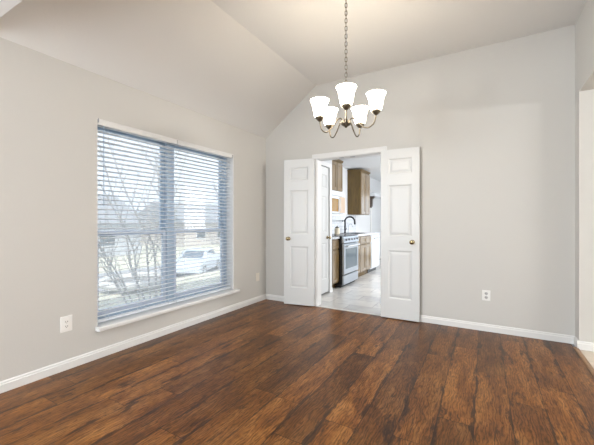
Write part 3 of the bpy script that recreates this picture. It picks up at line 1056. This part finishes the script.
tb = Vector((-2.35, 3.62, GZ))
tree = empty('bare_tree', tb, 0, 'bare multi-stemmed small tree just outside the window', 'tree')
stems = [
    ([(0.05, -0.221, -0.192), (-0.05, -0.44, 0.398), (-0.15, -0.662, 0.993), (-0.25, -0.809, 1.447), (-0.35, -1.022, 2.1)], 0.026, 0.01),
    ([(0.05, -0.11, -0.221), (0.05, -0.399, 0.401), (0.05, -0.679, 0.892), (0.05, -0.876, 1.248), (0.05, -1.075, 1.773)], 0.022, 0.009),
    ([(-0.25, 0.299, -0.371), (-0.35, 0.223, 0.049), (-0.45, 0.047, 0.592), (-0.55, 0.033, 1.109), (-0.65, -0.172, 1.939), (-0.65, -0.352, 2.585), (-0.65, -0.538, 3.211)], 0.028, 0.008),
    ([(0.05, -0.053, -0.236), (0.0, -0.133, 0.351), (-0.05, -0.156, 0.924), (-0.05, -0.301, 1.276), (-0.05, -0.541, 1.725), (-0.05, -0.763, 2.11)], 0.022, 0.008),
    ([(-0.15, 0.269, -0.349), (-0.25, 0.278, 0.351), (-0.35, 0.307, 0.911), (-0.45, 0.442, 1.327), (-0.55, 0.469, 1.882), (-0.65, 0.724, 2.561), (-0.65, 0.943, 3.4)], 0.03, 0.009),
    ([(-0.15, 0.355, -0.371), (-0.15, 0.355, 0.348), (-0.15, 0.291, 1.014), (-0.15, 0.085, 1.337), (-0.15, -0.202, 1.899), (-0.15, -0.38, 2.328), (-0.15, -0.549, 2.8)], 0.03, 0.009),
    ([(-0.25, 0.518, -0.428), (-0.35, 0.616, 0.289), (-0.45, 0.739, 0.975), (-0.55, 0.744, 1.383), (-0.65, 1.2, 2.146), (-0.65, 1.561, 3.093)], 0.024, 0.008),
]
for i, (pp, r0, r1) in enumerate(stems):
    pts = [Vector(p) for p in pp]
    pts = [Vector((pts[0].x * 0.4, pts[0].y * 0.6, 0.0))] + pts
    stem(tree, tb, pts, r0 * 0.58, r1 * 0.6, 13, 100 + i, 0.62)

# round stone bed edging
ctr = Vector((-4.2, 4.75, GZ))
bed = empty('flower_bed_edging', ctr, 0, 'low curved stone bed edging on the lawn behind the bare tree', 'edging')
bed_pts = [(0.75 * math.cos(2 * PI * k / 32), 0.75 * math.sin(2 * PI * k / 32), 0.06) for k in range(32)]
obj('stone_ring', tube(bed_pts, 0.09, 8, closed=True), M['stone'], bed)
obj('mulch', lathe([(0, 0.07), (0.4, 0.06), (0.72, 0.03), (0.72, 0.0), (0, 0)], 24), M['darkwood'], bed)


# cars
def car(loc, rotz, label, paint):
    c = empty('car', loc, rotz, label, 'car')
    Lc, Wc = 4.6, 1.78
    side = [(0, 0.30), (0.05, 0.62), (0.35, 0.78), (1.25, 0.93), (1.95, 1.38), (2.4, 1.46), (3.1, 1.44), (3.75, 1.04), (4.4, 0.98), (4.58, 0.75), (4.6, 0.32), (4.2, 0.22), (0.4, 0.22)]
    bm = bmesh.new()
    rows = []
    for yy, sc in ((-Wc / 2, 0.93), (-Wc / 2 + 0.12, 1.0), (Wc / 2 - 0.12, 1.0), (Wc / 2, 0.93)):
        rows.append([bm.verts.new((x - Lc / 2, yy * (1.0 if z < 0.95 else 0.84), 0.22 + (z - 0.22) * sc)) for x, z in side])
    bm.faces.new(rows[0])
    bm.faces.new(list(reversed(rows[-1])))
    for a, b in zip(rows[:-1], rows[1:]):
        for k in range(len(side)):
            k2 = (k + 1) % len(side)
            bm.faces.new((a[k], b[k], b[k2], a[k2]))
    obj('body', bm, paint, c, bevel=0.05)
    for s in (-1, 1):
        y = s * Wc / 2 * 0.86
        obj('side_window', prism([(-0.90, y, 0.95), (-0.38, y, 1.30), (0.10, y, 1.37), (0.70, y, 1.35), (1.15, y, 1.02)], (0, s * 0.02, 0)), M['carglass'], c)
        for x in (-1.38, 1.38):
            w_ = obj('wheel', tube([(x, s * (Wc / 2 - 0.2), 0.32), (x, s * (Wc / 2 + 0.01), 0.32)], 0.32, 24), M['tyre'], c)
            obj('hub_cap', tube([(x, s * (Wc / 2 + 0.005), 0.32), (x, s * (Wc / 2 + 0.02), 0.32)], 0.19, 20), M['steel'], w_)
    def slab(p, q, nm):
        x0, z0 = p
        x1, z1 = q
        n_ = Vector((-(z1 - z0), 0, (x1 - x0))).normalized() * 0.02
        obj(nm, prism([(x0, -0.62, z0), (x1, -0.55, z1), (x1, 0.55, z1), (x0, 0.62, z0)], n_), M['carglass'], c)
    slab((1.25 + 0.08 - 2.3, 0.97), (1.95 - 0.05 - 2.3, 1.34), 'windshield')
    slab((3.15 - 2.3, 1.41), (3.7 - 2.3, 1.07), 'rear_window')
    return c


car((-12.4, 14.2, SZ + 0.012), math.radians(118), 'silver car standing on the street outside the right window', M['carpaint'])


# houses across the street
def house(loc, rotz, w, d, h, label, wallmat):
    hs = empty('house', loc, rotz, label, 'house')
    obj('wall', box(-w / 2, w / 2, -d / 2, d / 2, 0, h), wallmat, hs)
    o_ = 0.5
    obj('roof', prism([(-w / 2 - o_, -d / 2 - o_, h - 0.1), (-w / 2 - o_, 0, h + d * 0.27), (-w / 2 - o_, d / 2 + o_, h - 0.1)], (w + 2 * o_, 0, 0)), M['roof'], hs)
    for x in (-w * 0.34, -w * 0.12, w * 0.3):
        f = obj('window', box(x - 0.7, x + 0.7, -d / 2 - 0.05, -d / 2 - 0.005, 0.8, 2.1), M['white'], hs)
        obj('pane', box(x - 0.62, x + 0.62, -d / 2 - 0.06, -d / 2 - 0.052, 0.88, 2.02), M['pane'], f)
    dr_ = obj('door', box(w * 0.07, w * 0.07 + 1.0, -d / 2 - 0.05, -d / 2 - 0.005, 0.0, 2.1), M['darkwood'], hs)
    obj('door_handle', tube([(w * 0.07 + 0.88, -d / 2 - 0.09, 1.0), (w * 0.07 + 0.88, -d / 2 - 0.05, 1.0)], 0.03, 8), M['brass'], dr_)
    return hs


house((-28, 10.5, SZ + 0.3), PI / 2, 15, 9, 2.8, 'long grey house across the street seen through the left window', M['siding'])
house((-30, 32, SZ + 0.3), PI / 2, 15, 9, 2.8, 'pale brick house across the street seen through the right window', M['brickp'])


def yard_tree(loc, h, seed, label):
    t = empty('street_tree', loc, 0, label, 'tree', 'bare trees across the street')
    rr = random.Random(seed)
    pts = [Vector((0, 0, 0)), Vector((0.05, 0.02, h * 0.25)), Vector((0.0, 0.15, h * 0.5)), Vector((0.15, 0.1, h * 0.8)), Vector((0.1, 0.2, h))]
    stem(t, None, pts, 0.18, 0.03, 14, seed, h * 0.42)
    return t


yard_tree((-20.5, 9.2, SZ + 0.2), 7.5, 5, 'bare tree standing before the long grey house')
yard_tree((-21.0, 18.5, SZ + 0.2), 8.5, 6, 'bare tree standing between the two houses across the street')
yard_tree((-21.5, 27.0, SZ + 0.2), 7.5, 8, 'bare tree standing before the pale brick house')
